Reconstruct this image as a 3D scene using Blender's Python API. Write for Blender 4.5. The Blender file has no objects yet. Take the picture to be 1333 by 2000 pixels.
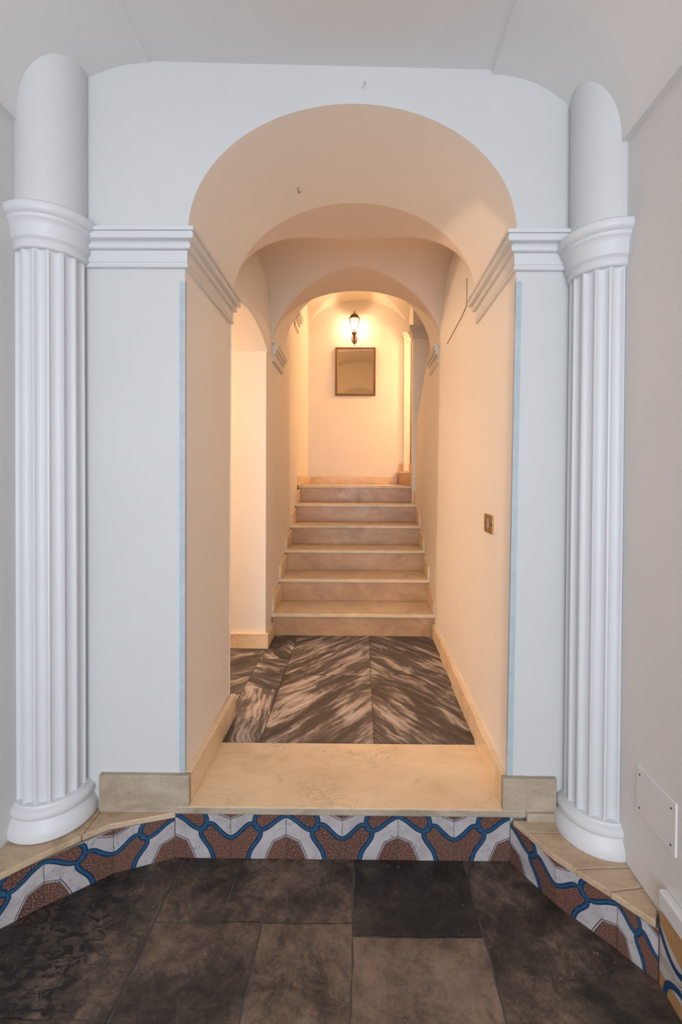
import bpy, bmesh, math, random
from mathutils import Vector
PI = math.pi
sc = bpy.context.scene
COL = sc.collection

# ------------------------------------------------------------------ camera
cd = bpy.data.cameras.new('camera'); cam = bpy.data.objects.new('camera', cd); COL.objects.link(cam)
cam.location = (0, 0, 1.19)
from mathutils import Matrix
R = Matrix.Rotation(.008, 3, 'Z') @ Matrix.Rotation(PI/2 - .012, 3, 'X') @ Matrix.Rotation(.005, 3, 'Z')
cam.rotation_euler = R.to_euler()
cd.sensor_width = 36; cd.sensor_fit = 'AUTO'; cd.lens = 900*36/2000
cd.shift_x = -31.5/2000; cd.shift_y = -59/2000
cd.clip_start = .02; cd.clip_end = 100
sc.camera = cam
# ------------------------------------------------------------------ light
w = bpy.data.worlds.new('world'); sc.world = w; w.use_nodes = True
w.node_tree.nodes['Background'].inputs[0].default_value = (.80, .88, 1, 1)
w.node_tree.nodes['Background'].inputs[1].default_value = .55
def light(name, kind, loc, energy, color, size=.1, size_y=None, rot=(0, 0, 0)):
    l = bpy.data.lights.new(name, kind); l.energy = energy; l.color = color
    if kind == 'AREA':
        l.shape = 'RECTANGLE'; l.size = size; l.size_y = size_y
    else:
        l.shadow_soft_size = size
    o = bpy.data.objects.new(name, l); COL.objects.link(o); o.location = loc; o.rotation_euler = rot
    return o
WARM = (1, .62, .32)
light('daylight_doorway', 'AREA', (-.1, -2.45, 1.25), 98, (.88, .93, 1), 1.8, 2.6, (PI/2, 0, 0))
light('passage_lamp', 'POINT', (-2.2, 2.94, 1.75), 68, (1, .69, .46), .05)
light('upper_flight_lamp', 'POINT', (1.55, 5.6, 2.75), 62, WARM, .08)
light('lantern_bulb_light', 'POINT', (-.093, 5.945, 3.13), 33, (1, .66, .37), .036)
sc.view_settings.view_transform = 'Standard'; sc.view_settings.look = 'None'
sc.view_settings.gamma = 1; sc.view_settings.use_curve_mapping = False
sc.view_settings.exposure = 0.06

# ------------------------------------------------------------------ material helpers
class NT:
    def __init__(s, name):
        s.m = bpy.data.materials.new(name); s.m.use_nodes = True
        s.t = s.m.node_tree; s.b = s.t.nodes['Principled BSDF']
    def n(s, kind, **kw):
        x = s.t.nodes.new(kind)
        for k, v in kw.items():
            if k[0] == '_': setattr(x, k[1:], v)
            else:
                try: key = int(k[1:]) if k[0] == 'i' and k[1:].isdigit() else k.replace('_', ' ')
                except ValueError: key = k
                i = x.inputs[key]
                if isinstance(v, bpy.types.NodeSocket): s.t.links.new(v, i)
                else: i.default_value = v
        return x
    def set(s, key, v):
        if isinstance(v, bpy.types.NodeSocket): s.t.links.new(v, s.b.inputs[key])
        else: s.b.inputs[key].default_value = v
    def co(s, kind='Object'): return s.n('ShaderNodeTexCoord').outputs[kind]
    def mapping(s, vec, scale=(1, 1, 1), rot=(0, 0, 0)):
        return s.n('ShaderNodeMapping', Vector=vec, Scale=scale, Rotation=rot).outputs[0]
    def noise(s, vec, scale, detail=4, rough=.55, dist=0):
        return s.n('ShaderNodeTexNoise', Vector=vec, Scale=scale, Detail=detail, Roughness=rough, Distortion=dist).outputs[0]
    def ramp(s, fac, stops):
        r = s.n('ShaderNodeValToRGB', Fac=fac); e = r.color_ramp.elements
        while len(e) < len(stops): e.new(.5)
        for q, (p, c) in zip(e, stops):
            q.position = p; q.color = (*c, 1) if len(c) == 3 else c
        return r.outputs[0]
    def mix(s, fac, a, b, mode='MIX'):
        x = s.t.nodes.new('ShaderNodeMix'); x.data_type = 'RGBA'; x.blend_type = mode
        for i, v in ((0, fac), (6, a), (7, b)):
            if isinstance(v, bpy.types.NodeSocket): s.t.links.new(v, x.inputs[i])
            else: x.inputs[i].default_value = v if i == 0 else (*v, 1)
        return x.outputs[2]
    def math(s, op, a, b=0, c=0):
        x = s.t.nodes.new('ShaderNodeMath'); x.operation = op
        for i, v in enumerate((a, b, c)):
            if isinstance(v, bpy.types.NodeSocket): s.t.links.new(v, x.inputs[i])
            else: x.inputs[i].default_value = v
        return x.outputs[0]
    def step(s, v, lo, hi):
        return s.n('ShaderNodeMapRange', Value=v, **{'From_Min': lo, 'From_Max': hi}).outputs[0]
    def bump(s, h, strength, dist=.01):
        s.set('Normal', s.n('ShaderNodeBump', Height=h, Strength=strength, Distance=dist).outputs[0])
    def attr(s, name, out='Fac'):
        return s.n('ShaderNodeAttribute', _attribute_name=name).outputs[out]

BLK = ((0, 0, 0)); WHT = ((1, 1, 1))
def paint(name, col, dirt=(.45, .40, .34), amount=.35, rough=.55):
    m = NT(name); co = m.co()
    big = m.noise(co, 1.7, 4, .6)
    tone = m.mix(m.step(big, .3, .75), tuple(c*.955 for c in col), col)
    scuff = m.noise(m.mapping(co, (1, 1, .7)), 26, 6, .7, .6)
    mask = m.noise(co, 2.3, 3, .5)
    f = m.math('MULTIPLY', m.step(scuff, .66, .74), m.step(mask, .50, .72))
    c = m.mix(m.math('MULTIPLY', f, amount), tone, dirt)
    m.set('Base Color', c); m.set('Roughness', rough)
    h = m.math('ADD', m.math('MULTIPLY', m.noise(co, 5, 3, .5), 1.0), m.math('MULTIPLY', m.noise(co, 70, 4, .6), .12))
    m.bump(h, .22, .012)
    return m.m
WHITE = paint('white_wall_paint', (.60, .605, .607))
HALL = paint('hall_side_paint', (.68, .66, .645))
CEIL = paint('hall_vault_paint', (.76, .74, .725), amount=.12)
TRIMW = paint('white_moulding_paint', (.64, .645, .66), amount=.5, rough=.45)
CREAM = paint('corridor_cream_paint', (.90, .825, .73), (.42, .33, .25), .8)
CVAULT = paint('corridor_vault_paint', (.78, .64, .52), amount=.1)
CTRIM = paint('corridor_moulding_paint', (.76, .71, .65), amount=.3, rough=.5)

def beige_marble():
    m = NT('beige_marble'); co = m.co()
    a = m.noise(m.mapping(co, (1, 2.2, 2.2), (.2, .1, .35)), 3.2, 6, .6, .8)
    base = m.ramp(a, [(.25, (.66, .47, .28)), (.5, (.82, .62, .40)), (.75, (.87, .69, .47))])
    v = m.noise(m.mapping(co, (1, 3, 4), (0, .15, .3)), 9, 8, .72, 1.6)
    vein = m.math('MULTIPLY', m.step(m.math('ABSOLUTE', m.math('SUBTRACT', v, .5)), .028, .0), m.step(m.noise(co, 4, 2), .50, .66))
    c = m.mix(m.math('MULTIPLY', vein, .6), base, (.20, .11, .06))
    grime = m.step(m.noise(co, 45, 5, .7), .58, .78)
    c = m.mix(m.math('MULTIPLY', grime, .30), c, (.22, .17, .13))
    m.set('Base Color', c); m.set('Roughness', m.step(m.noise(co, 12, 4), -.35, 2.2))
    m.bump(m.noise(co, 60, 4), .12, .004)
    return m.m
BEIGE = beige_marble()
def worn_marble(name, k):
    m = NT(name); co = m.co()
    a = m.noise(m.mapping(co, (1, 2, 2), (.2, .1, .35)), 5, 7, .65, .7)
    c = m.ramp(a, [(.25, tuple(q*k for q in (.28, .22, .16))), (.5, tuple(q*k for q in (.47, .38, .28))), (.8, tuple(q*k for q in (.60, .51, .40)))])
    g = m.step(m.noise(co, 60, 6, .75), .55, .72)
    c = m.mix(m.math('MULTIPLY', g, .5), c, (.13, .11, .09))
    m.set('Base Color', c); m.set('Roughness', .5); m.bump(m.noise(co, 90, 4), .2, .004)
    return m.m
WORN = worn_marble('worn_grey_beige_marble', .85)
TAN = worn_marble('tan_ledge_stone', 1.0)
for e_, c_ in zip([n for n in TAN.node_tree.nodes if n.type == 'VALTORGB'][0].color_ramp.elements, ((.30, .20, .12), (.50, .36, .235), (.60, .46, .32))): e_.color = (*c_, 1)
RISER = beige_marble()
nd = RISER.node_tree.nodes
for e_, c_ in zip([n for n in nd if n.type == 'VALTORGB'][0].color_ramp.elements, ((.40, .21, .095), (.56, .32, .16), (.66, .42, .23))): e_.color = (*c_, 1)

def grey_marble():
    m = NT('grey_streaked_marble'); uv = m.co('UV')
    warp = m.noise(uv, 2.2, 3, .5)
    vec = m.n('ShaderNodeVectorMath', _operation='ADD', i0=uv, i1=m.n('ShaderNodeCombineXYZ', X=0.0, Y=m.math('MULTIPLY', warp, .13)).outputs[0]).outputs[0]
    a = m.noise(m.mapping(vec, (1.3, 9, 1)), 1.5, 12, .74, .35)
    b = m.noise(m.mapping(vec, (4, 55, 1)), 1.2, 8, .75, .2)
    p = m.noise(m.mapping(vec, (1.2, 3.2, 1)), 1.7, 5, .6, .9)
    s = m.math('ADD', m.math('ADD', m.math('MULTIPLY', a, .42), m.math('MULTIPLY', b, .26)), m.math('MULTIPLY', p, .32))
    c = m.ramp(s, [(.40, (.024, .019, .018)), (.475, (.052, .043, .040)), (.51, (.11, .09, .083)), (.534, (.32, .27, .245)), (.60, (.56, .50, .45))])
    sp = m.step(m.noise(uv, 7, 2), .66, .80)
    c = m.mix(m.math('MULTIPLY', sp, .25), c, (.45, .30, .12))
    m.set('Base Color', c); m.set('Roughness', .34); m.bump(b, .05, .003)
    return m.m
GREYM = grey_marble()

def dark_stone():
    m = NT('dark_worn_floor_stone'); co = m.co()
    k = m.attr('tone')
    a = m.noise(co, 2.6, 9, .68, .5)
    b = m.noise(co, 16, 12, .82, .5)
    s = m.math('ADD', m.math('MULTIPLY', a, .46), m.math('ADD', m.math('MULTIPLY', b, .36), m.math('MULTIPLY', m.noise(co, 85, 8, .85), .18)))
    s = m.math('ADD', s, m.math('MULTIPLY', m.math('SUBTRACT', k, .5), .16))
    c = m.ramp(s, [(.40, (.010, .007, .006)), (.46, (.030, .022, .017)), (.505, (.072, .050, .036)), (.55, (.15, .098, .068)), (.64, (.28, .19, .135))])
    crack = m.math('MULTIPLY', m.step(m.math('ABSOLUTE', m.math('SUBTRACT', m.noise(co, 8, 10, .7, .3), .5)), .008, 0), m.step(k, .45, .7))
    c = m.mix(m.math('MULTIPLY', crack, .5), c, (.25, .19, .15))
    chip = m.step(m.noise(co, 75, 2, .5), .725, .77)
    c = m.mix(m.math('MULTIPLY', chip, .55), c, (.34, .28, .23))
    # pitted patch of the left corner slab
    pit = m.math('MULTIPLY', m.step(m.noise(m.mapping(co, (1, 1.7, 1), (0, 0, .5)), 26, 5, .65, .8), .49, .54), m.attr('pit'))
    c = m.mix(m.math('MULTIPLY', pit, .8), c, (.010, .007, .007))
    m.set('Base Color', c); m.set('Roughness', m.step(b, -.35, 1.25))
    h = m.math('SUBTRACT', m.math('ADD', m.math('MULTIPLY', a, .6), m.math('MULTIPLY', b, .4)), m.math('MULTIPLY', pit, .25))
    m.bump(h, .5, .02)
    return m.m
STONE = dark_stone()

def majolica():
    m = NT('majolica_glaze')
    rnd = m.n('ShaderNodeObjectInfo').outputs['Random']
    co = m.n('ShaderNodeVectorMath', _operation='ADD', i0=m.co(), i1=m.n('ShaderNodeCombineXYZ', X=m.math('MULTIPLY', rnd, 37.0), Y=0.0, Z=m.math('MULTIPLY', rnd, 11.0)).outputs[0]).outputs[0]
    white = m.mix(m.step(m.noise(co, 14, 3), .35, .7), (.36, .325, .32), (.46, .435, .445))
    vv = m.noise(m.mapping(co, (1, 1, 1)), 22, 3, .5, 1.4)
    vein = m.math('MULTIPLY', m.step(m.math('ABSOLUTE', m.math('SUBTRACT', vv, .5)), .014, .004), m.step(m.noise(co, 17, 2), .44, .54))
    white = m.mix(m.math('MULTIPLY', vein, .75), white, (.10, .14, .25))
    sp = m.noise(co, 210, 4, .75)
    brown = m.ramp(sp, [(.38, (.018, .007, .006)), (.46, (.060, .024, .019)), (.53, (.135, .062, .048)), (.60, (.28, .17, .14)), (.68, (.48, .35, .30))])
    brown = m.mix(m.math('MULTIPLY', rnd, .45), brown, (.17, .085, .060))
    c = m.mix(m.step(m.attr('brown'), .0006, -.0006), white, brown)
    bl = m.attr('blue')
    blue = m.mix(m.step(m.noise(co, 40, 3), .35, .7), (.005, .022, .07), (.012, .055, .14))
    blue = m.mix(m.step(m.math('ABSOLUTE', m.math('ADD', bl, .0062)), .0016, .0006), blue, (.03, .10, .16))
    c = m.mix(m.step(bl, .0006, -.0006), c, blue)
    rim = m.step(m.math('ABSOLUTE', bl), .0011, .0004)
    c = m.mix(m.math('MULTIPLY', rim, .75), c, (.006, .016, .05))
    c = m.mix(m.step(m.attr('line'), .0005, -.0003), c, (.05, .022, .020))
    wear = m.step(m.noise(co, 65, 6, .8), .60, .66)
    c = m.mix(m.math('MULTIPLY', wear, .45), c, (.20, .17, .14))
    m.set('Base Color', c); m.set('Roughness', .28); m.set('Specular IOR Level', .45)
    m.bump(m.noise(co, 25, 4), .08, .004)
    return m.m
MAJ = majolica()
def lattice_glaze():
    m = NT('ochre_lattice_glaze'); co = m.co()
    wv = m.n('ShaderNodeTexWave', Vector=m.mapping(co, (1, 1, 1), (.8, 0, 0)), Scale=75.0, Distortion=1.5).outputs[1]
    c = m.mix(wv, (.36, .17, .065), (.50, .31, .15))
    white = m.mix(m.noise(co, 16, 3), (.46, .42, .40), (.56, .53, .50))
    c = m.mix(m.step(m.attr('brown'), .0006, -.0006), white, c)
    c = m.mix(m.step(m.attr('blue'), .0006, -.0006), c, (.010, .05, .15))
    c = m.mix(m.step(m.attr('line'), .0006, -.0006), c, (.05, .03, .04))
    m.set('Base Color', c); m.set('Roughness', .3)
    return m.m
LATT = lattice_glaze()

def plain(name, col, rough=.5, metal=0, **kw):
    m = NT(name); co = m.co()
    c = m.mix(m.step(m.noise(co, 30, 4), .3, .7), tuple(q*.85 for q in col), col)
    m.set('Base Color', c); m.set('Roughness', rough); m.set('Metallic', metal)
    for k, v in kw.items(): m.set(k.replace('_', ' '), v)
    return m.m
GROUT = plain('dark_grout', (.10, .088, .078), .9)
MORTAR = plain('grey_mortar', (.22, .20, .17), .9)
BRASS = plain('aged_brass', (.46, .29, .11), .38, .85)
IRON = plain('bronzed_iron', (.16, .105, .065), .45, .6)
FRAMEW = plain('gilded_brown_wood', (.20, .095, .032), .42)
FRAMEG = plain('pale_gilt_slip', (.50, .33, .16), .4)
DARK = plain('dark_screw_metal', (.05, .04, .035), .5, .5)
SWITCH = plain('mauve_rocker_plastic', (.45, .33, .34), .35)
CABLE = plain('dark_cable', (.12, .08, .055), .6)
LITEDGE = plain('white_lit_edge', (.72, .64, .55), .5)
GUARD = plain('pale_blue_guard_plastic', (.45, .53, .575), .3)
PANELM = paint('panel_paint', (.69, .67, .665), amount=.5)
g = NT('mirror_silvering'); g.set('Base Color', (.90, .88, .82, 1)); g.set('Metallic', 1); g.set('Roughness', .02); MIRR = g.m
g = NT('lantern_pane_glass')
tr = g.n('ShaderNodeBsdfTransparent', Color=(.97, .95, .92, 1)); gl = g.n('ShaderNodeBsdfGlossy', Roughness=.08)
tl = g.n('ShaderNodeBsdfTranslucent', Color=(.95, .92, .88, 1)); m0 = g.n('ShaderNodeMixShader', i0=.16, i1=tr.outputs[0], i2=tl.outputs[0])
mx = g.n('ShaderNodeMixShader', i0=.08, i1=m0.outputs[0], i2=gl.outputs[0])
g.t.links.new(mx.outputs[0], g.t.nodes['Material Output'].inputs[0]); PANE = g.m
g = NT('lit_bulb'); g.set('Base Color', (1, .9, .8, 1)); g.set('Emission Color', (1, .82, .62, 1)); g.set('Emission Strength', 35); BULB = g.m

# ------------------------------------------------------------------ mesh helpers
def obj(name, bm, mat, parent=None, loc=None, smooth=False, bevel=0, segs=2, angle=35):
    me = bpy.data.meshes.new(name)
    bmesh.ops.recalc_face_normals(bm, faces=bm.faces[:])
    bm.to_mesh(me); bm.free()
    for mt in (mat if isinstance(mat, (list, tuple)) else [mat]): me.materials.append(mt)
    if smooth:
        me.shade_smooth(); me.set_sharp_from_angle(angle=math.radians(angle))
    o = bpy.data.objects.new(name, me); COL.objects.link(o)
    if parent: o.parent = parent
    if loc: o.location = loc
    if bevel:
        b = o.modifiers.new('bevel', 'BEVEL'); b.width = bevel; b.segments = segs; b.limit_method = 'ANGLE'; b.angle_limit = math.radians(40)
    return o
def struct(name, bm, mat, **kw):
    o = obj(name, bm, mat, **kw); o['kind'] = 'structure'; return o
def tag(o, label, cat, group=None):
    o['label'] = label; o['category'] = cat
    if group: o['group'] = group
    return o
def thing(name, label, cat, loc, group=None):
    o = bpy.data.objects.new(name, None); COL.objects.link(o); o.location = loc; o.empty_display_size = .05
    return tag(o, label, cat, group)
def box(bm, x0, x1, y0, y1, z0, z1, mi=0):
    v = [bm.verts.new((x, y, z)) for z in (z0, z1) for y in (y0, y1) for x in (x0, x1)]
    for q in ((0, 1, 3, 2), (4, 5, 7, 6), (0, 1, 5, 4), (2, 3, 7, 6), (0, 2, 6, 4), (1, 3, 7, 5)):
        bm.faces.new([v[i] for i in q]).material_index = mi
    return bm
def nbox(*a): return box(bmesh.new(), *a)
def prism(bm, pts, z0, z1):
    a = [bm.verts.new((x, y, z0)) for x, y in pts]; b = [bm.verts.new((x, y, z1)) for x, y in pts]
    bm.faces.new(a); bm.faces.new(b)
    for i in range(len(pts)):
        j = (i+1) % len(pts); bm.faces.new((a[i], a[j], b[j], b[i]))
    return bm
def loft(bm, rows, close=False, mi=0):
    """rows: lists of points of equal length, joined row to row"""
    vs = [[bm.verts.new(p) for p in r] for r in rows]
    n = len(vs[0])
    for a, b in zip(vs, vs[1:]):
        for i in range(n if close else n-1):
            j = (i+1) % n
            if a[i].co == b[i].co and a[j].co == b[j].co: continue
            bm.faces.new((a[i], a[j], b[j], b[i])).material_index = mi
    return vs
def caps(bm, vs):
    bm.faces.new(vs[0]); bm.faces.new(vs[-1])
def lathe(bm, prof, n=48, rad=None, cx=0, cy=0):
    rows = []
    for r, z in prof:
        rows.append([(cx + r*math.cos(2*PI*i/n), cy + r*math.sin(2*PI*i/n), z) for i in range(n)])
    vs = loft(bm, rows, True); caps(bm, vs); return bm
def tube(bm, pts, r, n=8):
    pts = [Vector(p) for p in pts]; rows = []
    for i, p in enumerate(pts):
        d = (pts[min(i+1, len(pts)-1)] - pts[max(i-1, 0)]).normalized()
        u = d.cross(Vector((0, 0, 1)) if abs(d.z) < .9 else Vector((1, 0, 0))).normalized(); v = d.cross(u)
        rr = r[i] if isinstance(r, (list, tuple)) else r
        rows.append([p + (u*math.cos(2*PI*k/n) + v*math.sin(2*PI*k/n))*rr for k in range(n)])
    vs = loft(bm, rows, True); caps(bm, vs); return bm
def moulding(bm, path, prof):
    """path: (x, y) corners; the profile (outward, z) stands off to the right-hand side of the path, mitred"""
    rows = []
    P = [Vector(p) for p in path]
    for i, p in enumerate(P):
        d0 = (P[i]-P[i-1]).normalized() if i else None
        d1 = (P[i+1]-P[i]).normalized() if i < len(P)-1 else None
        n0 = Vector((d0.y, -d0.x)) if d0 else None; n1 = Vector((d1.y, -d1.x)) if d1 else None
        if n0 is None: m = n1
        elif n1 is None: m = n0
        else: m = (n0+n1)/(1+n0.dot(n1))
        rows.append([(p.x+m.x*o, p.y+m.y*o, z) for o, z in prof])
    vs = loft(bm, rows, True); caps(bm, vs); return bm

# ------------------------------------------------------------------ dimensions
YF = 1.655                      # face of the arch wall
XW0, XW1 = -1.160, .848         # side walls of the hall
ZL = -.193                      # lower floor
AC, AA, AS, AT = -.036, .587, 2.062, 2.515     # arch: centre, half width, springing, crown
def xl(y): return -.634 - .013*(y-YF)
def xr(y, z=0): return .533 + .010*(y-YF) + .0095*z
def hall_z(x):
    if x <= -.758:
        t = min(1, (-.758-x)/.390); return 2.372 + .289*math.sqrt(max(0, 1-t*t))
    if x >= .457:
        t = min(1, (x-.457)/.372); return 2.272 + .345*math.sqrt(max(0, 1-t*t))
    return 2.665 - (x+.758)*.0263
def arch_z(x, c=AC, a=AA, s=AS, t=AT):
    q = (x-c)/a
    return s if abs(q) >= 1 else s + (t-s)*math.sqrt(1-q*q)

# ------------------------------------------------------------------ hall: ceiling and walls
bm = bmesh.new()
xs = [XW0-.01, -1.140, -1.1481] + [-.758-.390*math.cos(PI/2*i/28) for i in range(1, 29)]
prof = [(XW0-.02, 2.362), (-1.142, 2.362)] + [(-.758-.384*math.cos(PI/2*i/28), 2.372+.289*math.sin(PI/2*i/28)) for i in range(29)]
prof += [(-.757, 2.666)] + [(-.758+1.215*i/10, 2.666-(1.215*i/10)*.0263) for i in range(1, 11)]
prof += [(.458, 2.617)] + [(.457+.370*math.sin(PI/2*i/28), 2.272+.345*math.cos(PI/2*i/28)) for i in range(1, 29)]
prof += [(.827, 2.262), (XW1+.02, 2.262)]
rows = [[(x, y, z) for x, z in prof] for y in (-2.5, -1.5, -.5, .5, 1.2, YF+.01)]
top = [(XW1+.02, 2.75), (XW0-.02, 2.75)]
rows = [r + [(x, r[0][1], z) for x, z in top] for r in rows]
vs = loft(bm, rows, True); caps(bm, vs)
struct('ceiling', bm, CEIL, smooth=True, angle=25)

struct('wall_left', nbox(XW0-.12, XW0, -2.5, YF+.05, -.25, 2.6), HALL)
struct('wall_right', nbox(XW1, XW1+.12, -2.5, YF+.05, -.25, 2.5), HALL)

# the arch wall: front skin white, jambs and barrel cream
bm = bmesh.new()
N = 56
XSL = [XW0-.02, -1.05, -.95, -.85, -.75]
arc = [AC - AA*math.cos(PI*i/N) for i in range(N+1)]
def col_face(x0, zb0, x1, zb1, y, mi):
    def tz(x): return hall_z(max(XW0+.02, min(XW1-.022, x))) + .01
    v = [bm.verts.new(p) for p in ((x0, y, zb0), (x1, y, zb1), (x1, y, tz(x1)), (x0, y, tz(x0)))]
    bm.faces.new(v).material_index = mi
for y, mi in ((YF, 0), (2.25, 1)):
    xsl = XSL + [xl(y)]
    for a, b in zip(xsl, xsl[1:]):
        col_face(a, -.25, b, -.25, y, mi)
    col_face(xl(y), AS, arc[0], AS, y, mi)
    for a, b in zip(arc, arc[1:]):
        col_face(a, arch_z(a), b, arch_z(b), y, mi)
    xx = xr(y, AS)
    col_face(arc[-1], AS, xx, AS, y, mi)
    prev = None
    # right pier, its arris leaning slightly
    pz = [-.25, 0, .5, 1, 1.5, AS]
    for a, b in zip(pz, pz[1:]):
        v = [bm.verts.new(p) for p in ((xr(y, a), y, a), (.66, y, a), (.66, y, b), (xr(y, b), y, b))]
        bm.faces.new(v).material_index = mi
    v = [bm.verts.new(p) for p in ((xx, y, AS), (.66, y, AS), (.66, y, hall_z(.66)+.01), (xx, y, hall_z(xx)+.01))]
    bm.faces.new(v).material_index = mi
    for a, b in zip([.66, .74, .8], [.74, .8, XW1+.02]):
        col_face(a, -.25, b, -.25, y, mi)
ys = [YF, 1.85, 2.05, 2.25]
loft(bm, [[(xl(y), y, -.25) for y in ys], [(xl(y), y, AS) for y in ys], [(arc[0], y, AS) for y in ys]], mi=1)
loft(bm, [[(arc[i], y, arch_z(arc[i])) for y in ys] for i in range(N+1)], mi=1)
loft(bm, [[(xr(y, z), y, z) for y in ys] for z in (-.25, 0, .5, 1, 1.5, AS)] + [[(arc[-1], y, AS) for y in ys]], mi=1)
for f in bm.faces: f.smooth = f.material_index == 1 and f.calc_center_median().z > AS and YF+.01 < f.calc_center_median().y < 2.249
struct('wall_back', bm, [WHITE, CREAM])

# ------------------------------------------------------------------ lower hall floor of big worn slabs
bm = bmesh.new()
tone = bm.verts.layers.float.new('tone'); pitl = bm.verts.layers.float.new('pit')
random.seed(4)
slabs = [(-1.3, -.632, 1.15, 1.75, .42, 1.3), (-1.3, -.632, .3, 1.15, .42, .8), (-.632, -.428, 1.41, 1.75, .48, 0), (-.428, -.018, 1.41, 1.75, .45, 0),
         (-.632, -.30, .30, 1.41, .55, 0), (-.30, -.018, .3, 1.41, .86, 0),
         (-.018, .378, 1.371, 1.75, .14, 0), (-.018, .378, .3, 1.371, .92, 0), (.378, .95, 1.0, 1.75, .42, 0), (.378, .95, .3, 1.0, .55, 0)]
y = .3
for r in range(4):
    for x0, x1 in ((-1.3, -.7), (-.7, -.1), (-.1, .45), (.45, .95)):
        slabs.append((x0, x1, y-.72, y, random.uniform(.3, .8), 0))
    y -= .72
for x0, x1, y0, y1, tn, pt in slabs:
    gpw = .0026; nx = max(2, int((x1-x0)/.035)); ny = max(2, int((y1-y0)/.035))
    g = []
    ph = random.random()*9
    for j in range(ny+1):
        row = []
        for i in range(nx+1):
            x = x0+gpw+(x1-x0-2*gpw)*i/nx; yy = y0+gpw+(y1-y0-2*gpw)*j/ny
            if i in (0, nx): x += .003*math.sin(yy*41+ph)*math.sin(yy*17+ph)
            if j in (0, ny): yy += .003*math.sin(x*37+ph)*math.sin(x*19+ph)
            e = i in (0, nx) or j in (0, ny)
            v = bm.verts.new((x, yy, ZL - (.003 if e else 0) + .0012*math.sin(x*13+ph)*math.cos(yy*11)))
            v[tone] = tn + .05*math.sin(x*5+ph); v[pitl] = pt*(max(0, min(1, (-.66-x)/.16))); row.append(v)
        g.append(row)
    for j in range(ny):
        for i in range(nx): bm.faces.new((g[j][i], g[j][i+1], g[j+1][i+1], g[j+1][i]))
    edge = g[0] + [r[-1] for r in g[1:]] + g[-1][-2::-1] + [r[0] for r in g[-2:0:-1]]
    low = []
    for v in edge:
        q = bm.verts.new((v.co.x, v.co.y, ZL-.04)); q[tone] = tn; low.append(q)
    for i in range(len(edge)):
        j = (i+1) % len(edge); bm.faces.new((edge[i], edge[j], low[j], low[i]))
struct('floor', bm, STONE, smooth=True, angle=50)
struct('trim_1', nbox(-1.3, .98, -2.6, 1.76, ZL-.06, ZL-.0055), GROUT)

# ------------------------------------------------------------------ upper corridor floor of streaked marble
bm = bmesh.new(); uvl = bm.loops.layers.uv.new('UVMap')
random.seed(11)
def mslab(x0, x1, y0, y1, ang, skew0=0, skew1=0):
    g = .0013
    pts = [(x0+g, y0+g), (x1-g, y0+g), (x1-g+skew1, y1-g), (x0+g+skew0, y1-g)]
    a = [bm.verts.new((x, y, 0)) for x, y in pts]; b = [bm.verts.new((x, y, -.03)) for x, y in pts]
    fs = [bm.faces.new(a), bm.faces.new(b[::-1])] + [bm.faces.new((a[i], a[(i+1) % 4], b[(i+1) % 4], b[i])) for i in range(4)]
    ox, oy = random.uniform(0, 30), random.uniform(0, 30); c, s = math.cos(ang), math.sin(ang)
    for f in fs:
        for l in f.loops:
            x, y = l.vert.co.x, l.vert.co.y; l[uvl].uv = (x*c+y*s+ox, -x*s+y*c+oy)
D = math.radians
Y0 = 2.040
mslab(-.445, .066, Y0, 2.735, D(52), -.007, -.002); mslab(-.452, .064, 2.735, 3.45, D(50), -.013, .003)
mslab(.066, .60, Y0, 2.76, D(-52)); mslab(.066, .60, 2.76, 3.45, D(-50))
mslab(-.65, -.445, Y0, 2.56, D(100), 0, -.006); mslab(-.65, -.451, 2.56, 2.98, D(-28), 0, -.006); mslab(-.65, -.458, 2.98, 3.45, D(-55), 0, -.006)
for i in range(6):
    mslab(-.65-.5*(i+1), -.65-.5*i, 2.2, 2.72, D(35)); mslab(-.65-.5*(i+1), -.65-.5*i, 2.72, 3.25, D(28))
box(bm, -3.7, .62, 2.1, 3.5, -.06, -.004)
struct('floor.001', bm, GREYM)

bm = nbox(-.66, .594, 1.634, Y0-.001, -.026, .0005)
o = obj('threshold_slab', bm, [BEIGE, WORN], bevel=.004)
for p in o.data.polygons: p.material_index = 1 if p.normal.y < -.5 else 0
tag(o, 'wide cream marble threshold slab between the arch and the grey marble floor', 'threshold')

# baseboards
H_ = .112
def bb(name, bm, mat=BEIGE): struct(name, bm, mat, bevel=.003)
bb('baseboard_left', nbox(xl(1.7)-.004, -.612, 1.6605, 2.262, 0.0006, H_))
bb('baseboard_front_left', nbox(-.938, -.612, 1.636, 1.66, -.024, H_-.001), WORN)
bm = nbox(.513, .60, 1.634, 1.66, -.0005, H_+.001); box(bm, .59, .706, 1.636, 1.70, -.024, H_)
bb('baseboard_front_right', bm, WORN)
bm = bmesh.new()
for y0, y1, x, h in ((1.661, 2.05, .5135, .112), (2.052, 2.60, .519, .112), (2.602, 3.02, .526, .106), (3.022, 3.405, .532, .100)):
    box(bm, x, x+.05, y0, y1, .0005, h)
bb('baseboard_right', bm)
bm = nbox(-3.6, -.632, 3.146, 3.19, .0005, .104); box(bm, -.66, -.634, 3.19, 3.405, .0005, .104)
bb('baseboard_passage', bm)

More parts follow.
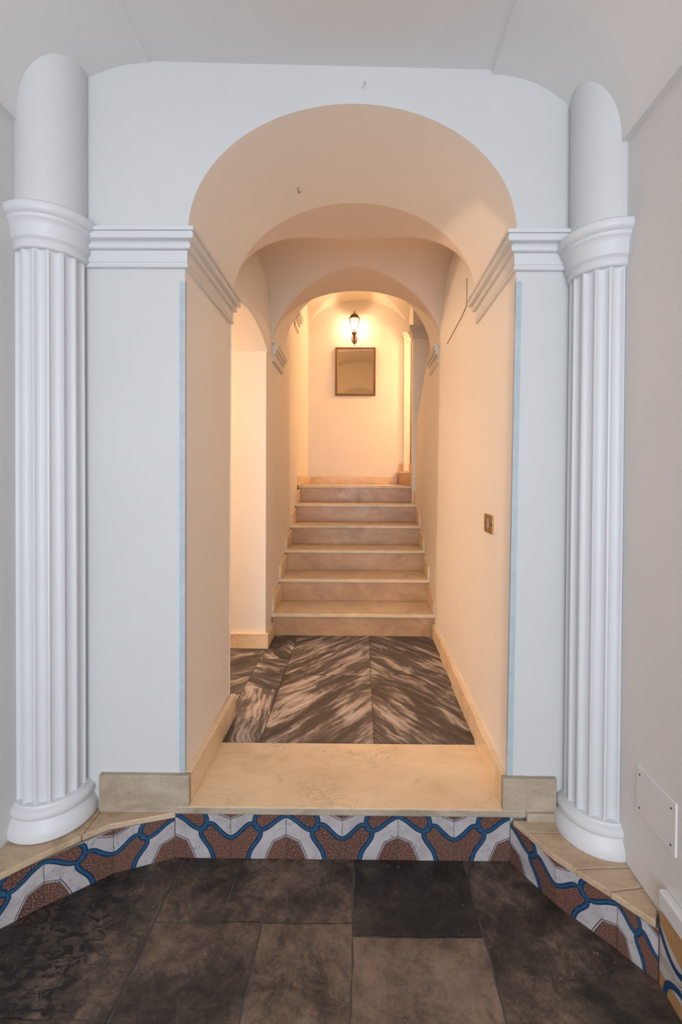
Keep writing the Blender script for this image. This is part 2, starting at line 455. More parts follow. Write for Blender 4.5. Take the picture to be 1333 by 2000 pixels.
# unseen shell added round corridor and stair well to block stray light
bm = bmesh.new()
box(bm, -3.9, 2.9, 1.70, 6.4, -.5, 4.5)
bm.faces.ensure_lookup_table()
bmesh.ops.delete(bm, geom=[f for f in bm.faces if abs(f.calc_center_median().y-1.70) < .01], context='FACES')
for x0, x1, z0, z1 in ((-3.9, XW0-.05, -.5, 4.5), (XW1+.05, 2.9, -.5, 4.5), (XW0-.05, XW1+.05, 2.64, 4.5)):
    box(bm, x0, x1, 1.69, 1.71, z0, z1)
struct('light_block_shell', bm, CREAM)
# ------------------------------------------------------------------ corridor bay with groined vault
YB0, YB1 = 2.25, 3.40
def ztrans(y):
    q = (y-(YB0+YB1)/2)/((YB1-YB0)/2); return 2.10 + .455*math.sqrt(max(0, 1-q*q))
def zlong(x, y):
    t = (y-YB0)/(YB1-YB0)
    return arch_z(x, AC+.003*t, AA+.025*t, AS+.103*t, AT+.035*t)
bm = bmesh.new()
nx, ny = 150, 110; XA, XB = -.664, .60
rows = []
for j in range(ny+1):
    y = (YB0+YB1)/2 - (YB1-YB0)/2*math.cos(PI*j/ny)
    rows.append([(x, y, max(zlong(x, y), ztrans(y))) for x in [(XA+XB)/2 - (XB-XA)/2*math.cos(PI*i/nx) for i in range(nx+1)]])
loft(bm, rows)
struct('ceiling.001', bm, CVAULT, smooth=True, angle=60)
def pz(y): return 2.045 + .09*(1-((y-2.71)/.46)**2)      # side passage soffit
bm = bmesh.new()
ys = [YB0 + (3.17-YB0)*i/24 for i in range(25)]
loft(bm, [[(-.645, y, pz(y)) for y in ys], [(-.645, y, ztrans(y)+.02) for y in ys]])
ys2 = [3.17, 3.25, 3.32, 3.37, 3.40]
loft(bm, [[(xl(y), y, -.05) for y in ys2], [(xl(y), y, ztrans(y)+.06) for y in ys2]])
# passage walls
loft(bm, [[(-.654, 3.17, -.05), (-.654, 3.17, 2.3)], [(-3.6, 3.17, -.05), (-3.6, 3.17, 2.3)]])
loft(bm, [[(-.64, 2.25, -.05), (-.64, 2.25, 2.3)], [(-3.6, 2.25, -.05), (-3.6, 2.25, 2.3)]])
loft(bm, [[(-3.6, 2.25, -.05), (-3.6, 2.25, 2.3)], [(-3.6, 3.17, -.05), (-3.6, 3.17, 2.3)]])
loft(bm, [[(x, y, pz(y)) for y in ys] for x in (-.645, -1.6, -2.6, -3.6)])
struct('wall_corridor_left', bm, CREAM, smooth=True, angle=25)
bm = bmesh.new()
ys = [YB0 + (YB1-YB0)*i/30 for i in range(31)]
loft(bm, [[(xr(y, z), y, z) for y in ys] for z in (-.05, .5, 1.0, 1.5, 2.0)] + [[(xr(y, 2.1), y, max(2.08, ztrans(max(y, YB0))+.01)) for y in ys]])
struct('wall_corridor_right', bm, CREAM, smooth=True, angle=25)

# second arch: splayed soffit rising over the first steps
bm = bmesh.new()
YC = 3.83; c2, a2 = AC+.003, AA+.025
N2 = 48
f_ = [(c2 - a2*math.cos(PI*i/N2), YB1, 2.165 + .385*math.sin(PI*i/N2)) for i in range(N2+1)]
r_ = [(c2 - a2*math.cos(PI*i/N2), YC, 2.165 + .62*math.sin(PI*i/N2)) for i in range(N2+1)]
m_ = [tuple((Vector(a)+Vector(b))/2) for a, b in zip(f_, r_)]
loft(bm, [f_, m_, r_])
# back face of the arch wall, seen in the mirror
loft(bm, [[(p[0], YC, p[2]) for p in r_], [(p[0], YC, 3.35) for p in r_]])
loft(bm, [[(-.69, YC, 2.165), (r_[0][0], YC, 2.165)], [(-.69, YC, 3.35), (r_[0][0], YC, 3.35)]])
loft(bm, [[(.74, YC, 2.165), (r_[-1][0], YC, 2.165)], [(.74, YC, 3.35), (r_[-1][0], YC, 3.35)]])
bmesh.ops.remove_doubles(bm, verts=bm.verts[:], dist=.0005)
struct('wall_second_arch', bm, CREAM, smooth=True, angle=30)

# ------------------------------------------------------------------ stair well walls and vaults
YP, YE = 4.90, 6.08
bm = bmesh.new()
ysl = [YB1, 3.83, 4.3, YP]
loft(bm, [[(xl(y)-.004, y, z) for y in ysl] for z in (-.05, 2.2, 3.3)])
loft(bm, [[(xl(YP)-.004, YP, z), (-.70, YP, z)] for z in (-.05, 3.6)])
loft(bm, [[(-.695, y, z) for y in (YP, YE+.02)] for z in (.5, 3.6)])
struct('wall_stair_left', bm, CREAM)
bm = bmesh.new()
def cut(y): return 2.60 if y < 3.93 else 2.262 - (y-3.95)*.51
ysr = [YB1, 3.6, 3.829, 3.83, 3.93, 3.931, 4.2, 4.5, 4.8, YP+.05]
n_ = len(ysr)
loft(bm, [[(xr(y, 0)+.004, y, -.05) for y in ysr], [(xr(y, 1.2)+.004, y, 1.2) for y in ysr], [(xr(y, 2)+.004, y, min(2.25, cut(y))) for y in ysr], ])
loft(bm, [[(xr(y, 2)+.004, y, min(2.25, cut(y))) for y in ysr[2:]], [(.72, y, min(2.25, cut(y))+.0) for y in ysr[2:]]])
loft(bm, [[(.715, y, z) for y in (3.80, YP+.05)] for z in (1.2, 3.35)])
# facing pier at the head of the flight
box(bm, .549, .74, YP, YP+.14, -.05, 3.6)
struct('wall_stair_right', bm, CREAM)
def cross(name, x0, x1, y0, y1, spr, crl, crt, mat, nx=90, ny=80):
    bm = bmesh.new(); rows = []
    cx, cy = (x0+x1)/2, (y0+y1)/2
    for j in range(ny+1):
        y = cy-(y1-y0)/2*math.cos(PI*j/ny); t = math.sqrt(max(0, 1-((y-cy)/((y1-y0)/2))**2))
        row = []
        for i in range(nx+1):
            x = cx-(x1-x0)/2*math.cos(PI*i/nx); s = math.sqrt(max(0, 1-((x-cx)/((x1-x0)/2))**2))
            row.append((x, y, spr+max(s*(crl-spr), t*(crt-spr))))
        rows.append(row)
    loft(bm, rows); return struct(name, bm, mat, smooth=True, angle=60)
cross('ceiling.002', -.70, .72, YC-.01, YP+.05, 2.86, 3.24, 3.24, CREAM)
cross('ceiling.003', -.70, .62, YP, YE+.01, 3.07, 3.50, 3.50, CREAM)
bm = bmesh.new()
# end wall running on into the second flight
box(bm, -.75, 2.6, YE, YE+.1, .5, 4.2)
box(bm, .56, .63, YE-.035, YE+.01, 1.2, 4.0)        # slim pilaster
struct('wall_end', bm, CREAM)
bm = bmesh.new()
loft(bm, [[(x, YP+.14, z) for x in (.74, 2.6)] for z in (.5, 4.2)])
loft(bm, [[(2.6, y, z) for y in (YP+.1, YE)] for z in (.5, 4.2)])
loft(bm, [[(x, y, 4.0) for x in (.62, 2.6)] for y in (YP+.1, YE)])
loft(bm, [[(.62, y, z) for y in (YP+.14, YE)] for z in (3.07, 4.0)])
loft(bm, [[(.55, y, 3.25) for y in (YP-.01, YP+.14)], [(.74, y, 3.25) for y in (YP-.01, YP+.14)]])
struct('wall_upper_flight', bm, CREAM)

# ------------------------------------------------------------------ mouldings
def imp(z0, z1, k=1.0):
    h = z1-z0
    p = [(-.01, 0), (.007, 0), (.012, .02), (.0145, .06), (.013, .11), (.008, .125), (.008, .15), (.0105, .16), (.0115, .46), (.022, .475), (.0255, .50), (.0265, .56),
         (.026, .60), (.023, .635), (.021, .66), (.024, .675), (.038, .70), (.0405, .72), (.0405, .86), (.037, .872), (.037, .892), (.044, .90), (.044, .995), (.036, 1.0), (-.01, 1)]
    return [(a*k, z0+b*h) for a, b in p]
def moul(name, path, z0, z1, mat, label, k=1.0, group=None):
    o = obj(name, moulding(bmesh.new(), path, imp(z0, z1, k)), mat, smooth=True, angle=28)
    return tag(o, label, 'moulding', group)
# left pier: front then jamb (path walked so that the outside lies on its right)
def two_mat(o, test, mats):
    o.data.materials.clear()
    for m in mats: o.data.materials.append(m)
    for p in o.data.polygons: p.material_index = 1 if test(p) else 0
o = moul('impost_moulding', [(-1.02, YF), (xl(YF)+.001, YF), (xl(2.25)+.001, 2.25), (-.70, 2.25)], 1.929, 2.060, TRIMW, 'white stepped impost moulding wrapping the pier beside the left fluted column')
two_mat(o, lambda p: p.center.y > YF+.001 and p.center.x > -.66, [TRIMW, CTRIM])
o = moul('impost_moulding', [(.60, 2.21), (xr(2.21, 2)-.001, 2.21), (xr(YF, 2)-.001, YF), (.76, YF)], 1.921, 2.052, TRIMW, 'white stepped impost moulding wrapping the pier beside the right fluted column')
two_mat(o, lambda p: p.center.y > YF+.001 and p.center.x < .60, [TRIMW, CTRIM])
moul('impost_moulding', [(xl(3.4)+.004, YB1+.006), (xl(3.83)+.002, YC), (-.72, YC)], 2.035, 2.162, CTRIM, 'small cream impost moulding at the left spring of the low stair arch', .9)
moul('impost_moulding', [(.70, YC), (xr(3.83, 2)+.003, YC), (xr(3.4, 2)+.003, YB1+.006)], 2.030, 2.162, CTRIM, 'small cream impost moulding at the right spring of the low stair arch', .9)
moul('impost_moulding', [(xl(4.7), 4.62), (xl(YP)-.003, 4.62), (xl(YP)-.003, YP), (-.76, YP)], 2.70, 2.86, CTRIM, 'cream moulding seen end on at the top left of the stairs, beside the lantern wall', 1.2)
moul('impost_moulding', [(.63, YP+.14), (.549, YP+.14), (.549, YP), (.73, YP)], 2.645, 2.785, CTRIM, 'cream stepped moulding on the pier at the top right of the stairs', 1.0)
moul('impost_moulding', [(.56, YE+.01), (.56, YE-.035), (.63, YE-.035), (.63, YE+.01)], 2.93, 3.07, CTRIM, 'tiny moulding capping the slim pilaster right of the framed mirror', .7)

# ------------------------------------------------------------------ fluted columns
K_ = .863
def fluted_column(loc, dz_cap, dz_base, label):
    t = thing('fluted_column', label, 'column', (loc[0], loc[1], 0))
    zb = .088 + dz_base; zt = 1.937 + dz_cap; r = .1275*K_
    # shaft with scooped flutes ending in small arches under the capital
    bm = bmesh.new(); nf, per = 16, 14; n = nf*per
    def flute(i, k):
        u = (i % per)/per
        a = .095
        if u < a or u > 1-a: return 0
        q = (u-a)/(1-2*a)*2-1
        return .0115*k*math.sqrt(max(0, 1-q*q))
    rows = []
    for z, k, rr in [(zb-.01, 1, r*1.0), (zb+.3, 1, r), (1.0, 1, r), (zt-.028, 1, r*.985)] + [(zt-.028+.028*s/6, math.sqrt(max(0, 1-(s/6)**2)), r*.985) for s in range(1, 7)] + [(zt+.01, 0, r*.985)]:
        rows.append([((rr-flute(i, k))*math.cos(2*PI*(i+3)/n), (rr-flute(i, k))*math.sin(2*PI*(i+3)/n), z) for i in range(n)])
    vs = loft(bm, rows, True); caps(bm, vs)
    obj('fluted_shaft', bm, TRIMW, t, smooth=True, angle=38)
    c = [(.120, -.004), (.1300, -.002), (.1345, .002), (.1355, .010), (.1340, .018), (.1320, .024), (.1370, .029), (.1420, .033), (.1435, .042), (.1440, .060), (.147, .072), (.153, .082),
         (.160, .088), (.1605, .0925), (.1570, .0945), (.1590, .099), (.1680, .104), (.1740, .112), (.1755, .122), (.1730, .132), (.1650, .1375), (.140, .142), (.110, .146)]
    obj('capital', lathe(bmesh.new(), [(a*K_, zt+b) for a, b in c], 96), TRIMW, t, smooth=True, angle=28)
    b = [(.10, .0), (.160, .0), (.1665, .006), (.1680, .018), (.1660, .034), (.160, .046), (.153, .056), (.1470, .064), (.1455, .068), (.149, .070), (.1535, .076), (.1550, .084), (.1530, .092), (.147, .098), (.140, .101), (.1365, .104), (.1345, .110), (.120, .113)]
    z0 = zb - .108
    obj('base', lathe(bmesh.new(), [(a*K_, z0+q) for a, q in b], 96), TRIMW, t, smooth=True, angle=28)
    obj('upper_shaft', lathe(bmesh.new(), [(.111, zt+.135), (.111, 2.2), (.1115, 2.68)], 72), WHITE, t, smooth=True, angle=50)
    return t
fluted_column((-1.089, 1.620), 0, 0, 'white fluted column engaged in the left corner of the arch wall')
fluted_column((.834, 1.600), -.066, -.020, 'white fluted column half sunk in the right side wall')

# ------------------------------------------------------------------ stone ledges under the columns
def slab(pts, z0, z1, label, mat=TAN, name='ledge_slab', group=None):
    return tag(obj(name, prism(bmesh.new(), pts, z0, z1), mat, bevel=.003), label, 'stone slab', group)
ZTL, ZTR = -.022, -.032
slab([(-.662, 1.637), (-.662, 1.70), (-.932, 1.70), (-.932, 1.527), (-.866, 1.578)], ZTL-.02, ZTL, 'tan stone ledge slab beneath the left pier, next to the threshold slab')
slab([(-.934, 1.525), (-.934, 1.70), (XW0+.001, 1.70), (XW0+.001, 1.30), (-1.018, 1.450)], ZTL-.02, ZTL, 'tan stone ledge slab carrying the left fluted column')
slab([(.596, 1.622), (.75, 1.622), (.75, 1.70), (.596, 1.70)], -.034, -.004, 'small pale stone block under the right pier baseboard', WORN, 'stone_block')
P0, P1, P2, P3 = Vector((.548, 1.640)), Vector((.636, 1.482)), Vector((.757, 1.340)), Vector((.823, 1.252))
def rx(y):
    for a, b in ((P0, P1), (P1, P2), (P2, P3)):
        if a.y >= y >= b.y: return a.x+(b.x-a.x)*(a.y-y)/(a.y-b.y) - .004
    return P0.x-.004
e = .0012
XR_ = XW1-.001
slab([(rx(1.632), 1.632), (rx(1.575), 1.575+e), (XR_, 1.575+e), (XR_, 1.632)], ZTR-.02, ZTR, 'tan stone ledge slab at the right end of the threshold, behind the right column base')
slab([(rx(1.575), 1.575-e), (rx(1.482), 1.482), (rx(1.428), 1.428+e), (XR_, 1.436+e), (XR_, 1.575-e)], ZTR-.02, ZTR, 'long tan stone ledge slab carrying the right fluted column')
slab([(rx(1.428), 1.428-e), (rx(1.352), 1.352+e), (XR_, 1.366+e), (XR_, 1.436-e)], ZTR-.02, ZTR, 'tan stone ledge slab just in front of the right column base')
slab([(rx(1.352), 1.352-e), (rx(1.340), 1.340), (.819, 1.262), (XR_, 1.296), (XR_, 1.366-e)], ZTR-.02, ZTR, 'wedge shaped tan stone slab at the corner of the ledge, right wall side')
# mortar body behind the tiles
bm = prism(bmesh.new(), [(XW0+.001, 1.322), (-1.006, 1.462), (-.852, 1.585), (-.664, 1.653), (-.664, 1.72), (XW0+.001, 1.72)], ZL-.02, ZTL-.0205)
prism(bm, [(-.664, 1.6535), (.547, 1.6535), (.547, 1.72), (-.664, 1.72)], ZL-.02, -.0265)
prism(bm, [(.553, 1.6535), (.645, 1.490), (.766, 1.348), (.833, 1.262), (XR_, 1.262), (XR_, 1.72), (.553, 1.72)], ZL-.02, ZTR-.0205)
struct('trim_2', bm, MORTAR)

# ------------------------------------------------------------------ majolica tiles on the step riser
def seg_d(p, pts):
    best = 9
    for a, b in zip(pts, pts[1:]):
        ax, ay = a; bx, by = b; dx, dy = bx-ax, by-ay
        t = max(0, min(1, ((p[0]-ax)*dx+(p[1]-ay)*dy)/(dx*dx+dy*dy)))
        best = min(best, math.hypot(p[0]-ax-t*dx, p[1]-ay-t*dy))
    return best
def smoothp(pts, n=2):
    for _ in range(n):
        q = [pts[0]]
        for a, b in zip(pts, pts[1:]):
            q += [(a[0]*.75+b[0]*.25, a[1]*.75+b[1]*.25), (a[0]*.25+b[0]*.75, a[1]*.25+b[1]*.75)]
        q.append(pts[-1]); pts = q
    return pts
def inside(p, poly):
    c = False; x, y = p
    for (x1, y1), (x2, y2) in zip(poly, poly[1:]+poly[:1]):
        if (y1 > y) != (y2 > y) and x < (x2-x1)*(y-y1)/(y2-y1)+x1: c = not c
    return c
B1 = smoothp([(-.03, .06), (.07, .10), (.18, .17), (.27, .25), (.38, .325), (.49, .345), (.56, .30)])
B1b = smoothp([(.47, .34), (.455, .42), (.50, .51), (.585, .62), (.65, .72), (.69, .86)])
B2 = smoothp([(.46, -.06), (.50, .03), (.555, .09), (.575, .17), (.56, .25), (.50, .31)])
B2b = smoothp([(.52, .27), (.60, .225), (.69, .24), (.76, .31), (.85, .40), (.93, .465), (1.03, .50)])
TOPB = [(-.1, -.1), (.44, -.1)] + [(x-.03, y) for x, y in B2[2:-4]] + [(.50, .29)] + [(x, y-.03) for x, y in B1[::-1][3:]]
BOTB = [(.55, .32)] + [(x, y+.035) for x, y in B2b[4:]] + [(1.1, 1.2), (.80, 1.2)] + [(x+.035, y) for x, y in B1b[::-1][:-3]]
COR1 = [(-.1, .41), (0, .43), (.235, .53), (.36, .80), (.45, 1.1), (-.1, 1.1)]
COR2 = [(.72, -.1), (.765, .055), (.93, .125), (1, .155), (1.1, .16), (1.1, -.1)]
def tile_mesh(h, mirror, kind='a', nx=150):
    W = .1995; ny = int(nx*h/W)
    bm = bmesh.new(); lb, lw, ll = (bm.verts.layers.float.new(k) for k in ('blue', 'brown', 'line'))
    off = .035 if kind == 'a' else 0
    def fields(u, v):
        if kind == 'a':
            p = (u, v)
            d = min(seg_d(p, q) for q in (B1, B1b, B2, B2b))
            blue = (d - .040)*W
            br = .02
            for poly in (TOPB, BOTB):
                if inside(p, poly): br = -.02
            ln = .02
            for poly in (COR1, COR2):
                dd = seg_d(p, poly+poly[:1]); ins = inside(p, poly); sd = -dd if ins else dd
                ln = min(ln, (abs(sd)-.006)*W, (abs(sd+.028)-.004)*W)
                if ins and dd > .03: br = min(br, (.03-dd)*W)
            return blue, br, ln
        s1 = smoothp([(-.05, .18), (.15, .42), (.35, .50), (.55, .40), (.8, .46), (1.05, .30)]); s2 = smoothp([(.1, 1.1), (.15, .8), (.45, .66), (.7, .80), (1.05, .72)])
        p = (u, v); blue = (min(seg_d(p, s1), seg_d(p, s2))-.042)*W
        l1 = smoothp([(-.05, .62), (.2, .58), (.35, .66), (.5, .56), (.7, .62), (1.05, .52)])
        dl = seg_d(p, l1); ln = min((abs(dl-.02)-.006)*W, (abs(dl-.05)-.004)*W)
        br = -.02 if v < .16+.2*math.sin(u*3) or (v > .8) else .02
        return blue, br, ln
    g = []
    for j in range(ny+1):
        row = []
        for i in range(nx+1):
            u, v = i/nx, (1-j/ny)*h/W + off
            vt = bm.verts.new(((u-.5)*W, 0, h*j/ny))
            vt[lb], vt[lw], vt[ll] = fields(1-u if mirror else u, v); row.append(vt)
        g.append(row)
    for j in range(ny):
        for i in range(nx): bm.faces.new((g[j][i], g[j][i+1], g[j+1][i+1], g[j+1][i]))
    edge = g[0] + [r[-1] for r in g[1:]] + g[-1][-2::-1] + [r[0] for r in g[-2:0:-1]]
    low = []
    for v in edge:
        q = bm.verts.new((v.co.x, .008, v.co.z)); q[lb] = q[lw] = q[ll] = .02; low.append(q)
    for i in range(len(edge)):
        j = (i+1) % len(edge); bm.faces.new((edge[i], edge[j], low[j], low[i]))
    bm.faces.new(low)
    me = bpy.data.meshes.new('decorated_tile'); bmesh.ops.recalc_face_normals(bm, faces=bm.faces[:]); bm.to_mesh(me); bm.free()
    me.materials.append(MAJ if kind == 'a' else LATT)
    return me
HT = .166
MA, MB_ = tile_mesh(HT, False), tile_mesh(HT, True)
def put_tile(me, a, b, z, label, group, sz=1):
    a, b = Vector(a), Vector(b); m = (a+b)/2; L = (b-a).length
    o = bpy.data.objects.new('decorated_tile', me); COL.objects.link(o)
    o.location = (m.x, m.y, z); o.rotation_euler = (0, 0, math.atan2(b.y-a.y, b.x-a.x)); o.scale = ((L-.0018)/.1995, 1, sz)
    return tag(o, label, 'tile', group)
GT = 'majolica tiles facing the step'
J = [-.665+.2013*i for i in range(7)]
names = ['leftmost tile of the straight run under the threshold, blue bands peaking at its left joint', 'second straight riser tile from the left, blue bands peaking at its right joint',
         'third straight riser tile from the left, just left of the middle joint', 'fourth straight riser tile from the left, just right of the middle joint',
         'fifth straight riser tile from the left, second from the right corner', 'rightmost tile of the straight run under the threshold, touching the right corner']
for i in range(6):
    put_tile((MA, MB_)[i % 2], (J[i], 1.6455), (J[i+1], 1.6455), ZL, names[i], GT)
LW = [(-.6665, 1.645), (-.852, 1.577), (-1.009, 1.452), (-1.158, 1.318)]
for (a, b, me, lb) in ((LW[1], LW[0], MB_, 'decorated tile left of the left bend of the step, below the left pier ledge'), (LW[2], LW[1], MA, 'decorated tile on the slanting left wing, below the left fluted column'),
                       (LW[3], LW[2], MB_, 'decorated tile at the far left edge of the step wing')):
    put_tile(me, a, b, ZL, lb, GT, (ZTL-.02-ZL-.001)/HT)
RW = [(.5435, 1.643), (.637, 1.482), (.758, 1.340), (.823, 1.254)]
for (a, b, me, lb) in ((RW[0], RW[1], MA, 'steeply slanting decorated tile right of the right bend of the step'), (RW[1], RW[2], MB_, 'decorated tile below the right fluted column on the slanting right wing'),
                       (RW[2], RW[3], MA, 'narrow decorated tile at the front corner of the right wing')):
    put_tile(me, a, b, ZL, lb, GT, (ZTR-.02-ZL-.001)/HT)
ML = tile_mesh(.1995, False, 'b', 90)
for i in range(2):
    y = 1.252-.2*i
    put_tile(ML, (.824, y), (.824, y-.2), ZL, ['ochre lattice tile with blue scroll at the bottom right corner, nearest the step', 'ochre lattice tile low on the right wall at the edge of the view'][i], 'ochre lattice tiles on the right wall')
struct('baseboard_hall_right', nbox(.824, XW1+.001, .85, 1.262, ZL+.2005, .062), HALL, bevel=.006)
struct('trim_3', nbox(.8325, XW1+.001, .85, 1.255, ZL-.01, ZL+.200), MORTAR)

# ------------------------------------------------------------------ staircase
LIP0, TR_, RH, ZT0 = 3.395, .330, .183, .172
st = thing('staircase', 'straight flight of six cream marble steps rising to the landing under the lantern', 'stairs', (-.06, LIP0, 0))
def lx(x0, x1, y0, y1, z0, z1):
    return nbox(x0+.06, x1+.06, y0-LIP0, y1-LIP0, z0, z1)
for k in range(6):
    z = ZT0 + RH*k; y = LIP0 + TR_*k
    x0, x1 = xl(y)+.002, xr(y, z)+.003
    yb = y+TR_+.03 if k < 5 else YE-.001
    obj('tread', lx(x0-.012, x1+.012, y, yb, z-.027, z), BEIGE, st, bevel=.004)
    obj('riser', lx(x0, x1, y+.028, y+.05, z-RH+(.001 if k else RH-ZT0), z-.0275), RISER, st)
    if k < 5:
        for s, nm in ((0, 'skirting'), (1, 'skirting')):
            xa, xb = (x0-.008, x0+.014) if s == 0 else (x1-.014, x1+.008)
            b = bmesh.new(); zz = z+.0005
            pts = [(y+.012-LIP0, zz), (y+TR_+.027-LIP0, zz), (y+TR_+.027-LIP0, zz+.150), (y+.07-LIP0, zz+.118), (y+.012-LIP0, zz+.100)]
            A = [b.verts.new((xa+.06, p, q)) for p, q in pts]; B = [b.verts.new((xb+.06, p, q)) for p, q in pts]
            b.faces.new(A); b.faces.new(B)
            for i in range(5): b.faces.new((A[i], A[(i+1) % 5], B[(i+1) % 5], B[i]))
            obj(nm, b, BEIGE, st, bevel=.002)
zL = ZT0+5*RH
bm = nbox(-.694, -.672, YP+.02, YE-.002, zL+.0005, zL+.100); box(bm, -.694, .475, YE-.02, YE+.002, zL+.0005, zL+.100)
bb('baseboard_landing', bm)
uf = thing('upper_flight', 'next flight of marble steps turning off to the right from the landing', 'stairs', (.5, 5.5, zL))
for k in range(4):
    z = .165*(k+1); x = k*.30
    b = prism(bmesh.new(), [(x-.035, YE-5.503), (x+.030, YP+.14-5.5), (x+.38, YP+.14-5.5), (x+.33, YE-5.503)], z-.026, z)
    obj('tread', b, BEIGE, uf, bevel=.003)
    b = prism(bmesh.new(), [(x-.015, YE-5.503), (x+.048, YP+.14-5.5), (x+.07, YP+.14-5.5), (x+.01, YE-5.503)], z-.165+(.001 if k == 0 else 0), z-.0265)
    obj('riser', b, RISER, uf)
    obj('skirting', nbox(x+.005, x+.30, YE-5.52, YE-5.502, z+.0005, z+.105), RISER, uf)

# ------------------------------------------------------------------ mirror
mz = 2.562
mr = thing('wall_mirror', 'framed rectangular mirror with brown gilt frame hung below the lantern', 'mirror', (-.078, YE, mz-.316))
bm = bmesh.new()
w2, hh, fw = .265, .632, .026
for (x0, x1, z0, z1) in ((-w2, w2, 0, fw), (-w2, w2, hh-fw, hh), (-w2, -w2+fw, fw, hh-fw), (w2-fw, w2, fw, hh-fw)):
    box(bm, x0, x1, -.034, -.002, z0, z1)
obj('frame', bm, FRAMEW, mr, bevel=.004)
bm = bmesh.new()
for (x0, x1, z0, z1) in ((-w2+fw, w2-fw, fw, fw+.006), (-w2+fw, w2-fw, hh-fw-.006, hh-fw), (-w2+fw, -w2+fw+.006, fw+.006, hh-fw-.006), (w2-fw-.006, w2-fw, fw+.006, hh-fw-.006)):
    box(bm, x0, x1, -.028, -.012, z0, z1)
obj('gilt_slip', bm, FRAMEG, mr)
obj('mirror_glass', nbox(-w2+fw+.006, w2-fw-.006, -.016, -.006, fw+.006, hh-fw-.006), MIRR, mr)

# ------------------------------------------------------------------ wall lantern
ln = thing('wall_lantern', 'lit bronze wall lantern with tapering glass on the end wall above the mirror', 'lamp', (-.093, YE, 2.93))
def hexrow(r, z, n=6, cy=-.135, ph=PI/6): return [(r*math.cos(2*PI*i/n+ph), cy+r*math.sin(2*PI*i/n+ph), z) for i in range(n)]
bm = bmesh.new(); vs = loft(bm, [hexrow(.086, .272), hexrow(.088, .280), hexrow(.066, .294), hexrow(.050, .320), hexrow(.040, .334), hexrow(.020, .342)], True); caps(bm, vs)
roof = obj('roof', bm, IRON, ln)
obj('finial', lathe(bmesh.new(), [(.006, .34), (.011, .346), (.009, .352), (.005, .358), (.009, .364), (.007, .372), (.002, .384)], 16, cy=-.135), IRON, roof, smooth=True)
bm = bmesh.new()
for i in range(6):
    a, b_, c_ = hexrow(.066, .272)[i], hexrow(.046, .165)[i], hexrow(.030, .105)[i]
    tube(bm, [a, b_, c_], .0050, 6)
for q, z in ((.066, .272), (.030, .105)):
    r = hexrow(q, z); tube(bm, r+[r[0]], .0035, 6)
obj('cage', bm, IRON, ln)
bm = bmesh.new(); loft(bm, [hexrow(.062, .271), hexrow(.043, .165), hexrow(.028, .107)], True)
obj('glass', bm, PANE, ln)
obj('bulb', lathe(bmesh.new(), [(.008, .150), (.012, .160), (.021, .178), (.026, .200), (.022, .222), (.010, .236), (.001, .240)], 20, cy=-.135), BULB, ln, smooth=True)
obj('lamp_holder', lathe(bmesh.new(), [(.011, .108), (.012, .150), (.009, .152)], 16, cy=-.135), IRON, ln)
obj('cup', lathe(bmesh.new(), [(.006, .030), (.014, .036), (.020, .050), (.013, .060), (.016, .070), (.030, .086), (.035, .100), (.032, .107), (.010, .108)], 24, cy=-.135), IRON, ln, smooth=True)
obj('bracket_arm', tube(bmesh.new(), [(0, -.004, .060), (0, -.04, .040), (0, -.08, .018), (0, -.115, .012), (0, -.135, .034)], [.011, .009, .008, .008, .009], 10), IRON, ln, smooth=True)
bm = bmesh.new()
pl = [(.0, -.005), (.022, .012), (.038, .045), (.042, .080), (.034, .110), (.018, .130), (0, .138)]
pl = pl + [(-x, z) for x, z in pl[-2:0:-1]]
A = [bm.verts.new((x, -.001, z)) for x, z in pl]; B = [bm.verts.new((x*.85, -.014, z*.92+.005)) for x, z in pl]
bm.faces.new(A); bm.faces.new(B)
for i in range(len(pl)): j = (i+1) % len(pl); bm.faces.new((A[i], A[j], B[j], B[i]))
obj('wall_plate', bm, IRON, ln)

# ------------------------------------------------------------------ light switch on the right corridor wall
xs_ = xr(1.95, 1.0)
sw = thing('light_switch', 'brass light switch plate on the right corridor wall', 'light switch', (xs_+.002, 1.949, .992))
obj('plate', nbox(-.009, .0, -.060, .060, -.039, .039), BRASS, sw, bevel=.002)
obj('rocker', nbox(-.012, -.008, -.012, .012, -.018, .022), SWITCH, sw, bevel=.0015)
for y in (-.048, .048):
    b = bmesh.new(); tube(b, [(-.0105, y, 0), (-.007, y, 0)], .004, 10); obj('screw', b, DARK, sw)

# access panel low on the right hall wall
ap = thing('access_panel', 'white painted access panel with four screws low on the right wall', 'panel', (XW1, 1.310, .176))
obj('cover', nbox(-.005, .001, -.088, .088, 0, .146), PANELM, ap, bevel=.0025)
for y in (-.070, .070):
    for z in (.022, .122):
        b = bmesh.new(); tube(b, [(-.0065, y, z), (-.004, y, z)], .0028, 10); obj('screw', b, DARK, ap)

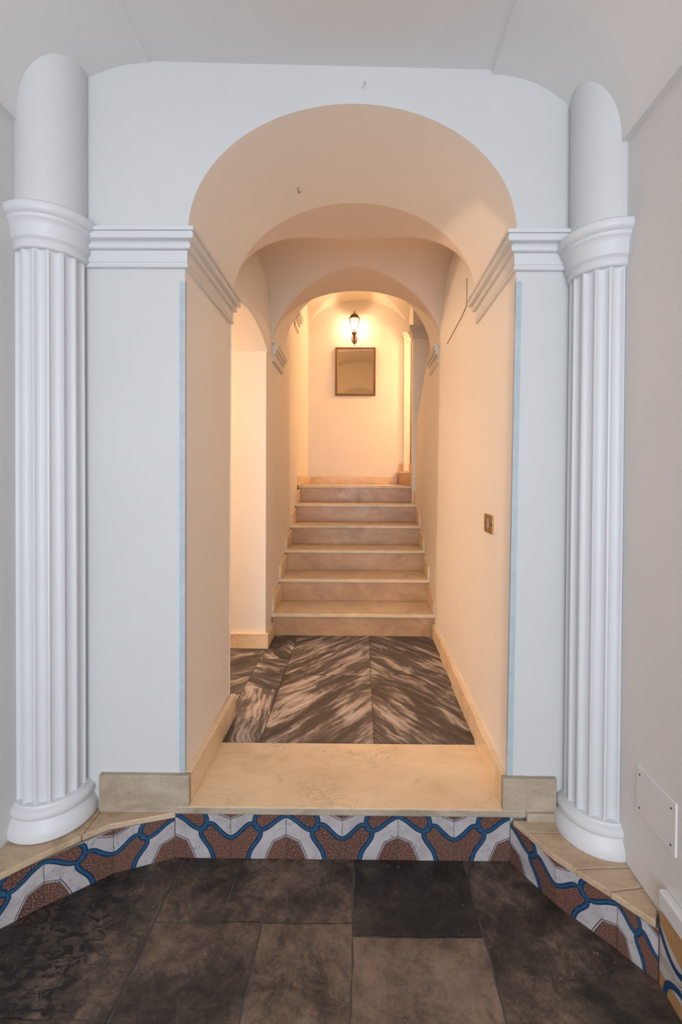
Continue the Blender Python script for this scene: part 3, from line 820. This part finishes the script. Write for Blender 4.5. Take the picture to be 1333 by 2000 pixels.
# corner guards on the two arrises
def guard(x, s, label):
    bm = bmesh.new()
    pts = [(0, 0), (.019*s, 0), (.019*s, -.0015), (-.0015*s, -.0015), (-.0015*s, .012), (0, .012)]
    zs = [H_+.002 + (1.885-H_)*i/8 for i in range(9)]
    f = (lambda z: xl(YF)) if s < 0 else (lambda z: xr(YF, z))
    rows = [[(f(z)+px, YF-.0006+py, z) for px, py in pts] for z in zs]
    vs = loft(bm, rows, True); caps(bm, vs)
    tag(obj('corner_guard', bm, GUARD), label, 'corner guard')
guard(0, -1, 'thin pale blue corner guard on the edge of the left pier')
guard(0, 1, 'thin pale blue corner guard on the edge of the right pier')

# cables and hooks
def wire(name, pts, r, mat, label, cat):
    return tag(obj(name, tube(bmesh.new(), pts, r), mat, smooth=True), label, cat)
wire('cable', [(xr(2.47, 2.2)-.002, 2.47, 2.245), (xr(2.47, 2.1)-.002, 2.47, 2.10), (xr(2.6, 2.1)-.002, 2.60, 2.085), (xr(3.05, 2.1)-.002, 3.05, 2.065)], .0025, CABLE, 'thin dark cable running down and along the upper right corridor wall', 'cable')
wire('cable', [(-.640, 2.252, 1.925), (-.642, 2.254, 1.0), (-.644, 2.254, .115)], .0035, LITEDGE, 'thin white strip for the lit edge down the inner corner of the left pier', 'cable')  # white strip added as the corner's bright lit line
wire('cable', [(.655, YE-.004, 1.36), (.655, YE-.004, 3.0)], .006, CABLE, 'vertical cable on the end wall at the top right of the stairs', 'cable')
hx = back = (708-705)*YF/900
wire('ceiling_hook', [(.006, YF+.002, 2.585), (.006, YF-.012, 2.584), (.009, YF-.018, 2.575), (.005, YF-.016, 2.566), (-.002, YF-.012, 2.567), (-.003, YF-.011, 2.573)], .0015, TRIMW, 'tiny painted hook on the white wall above the crown of the big arch', 'hook')
wire('ceiling_hook', [(-.285, 2.06, 2.475), (-.285, 2.06, 2.452), (-.281, 2.055, 2.443), (-.276, 2.052, 2.445), (-.273, 2.052, 2.450)], .0018, IRON, 'tiny dark hook hanging from the underside of the big arch', 'hook')
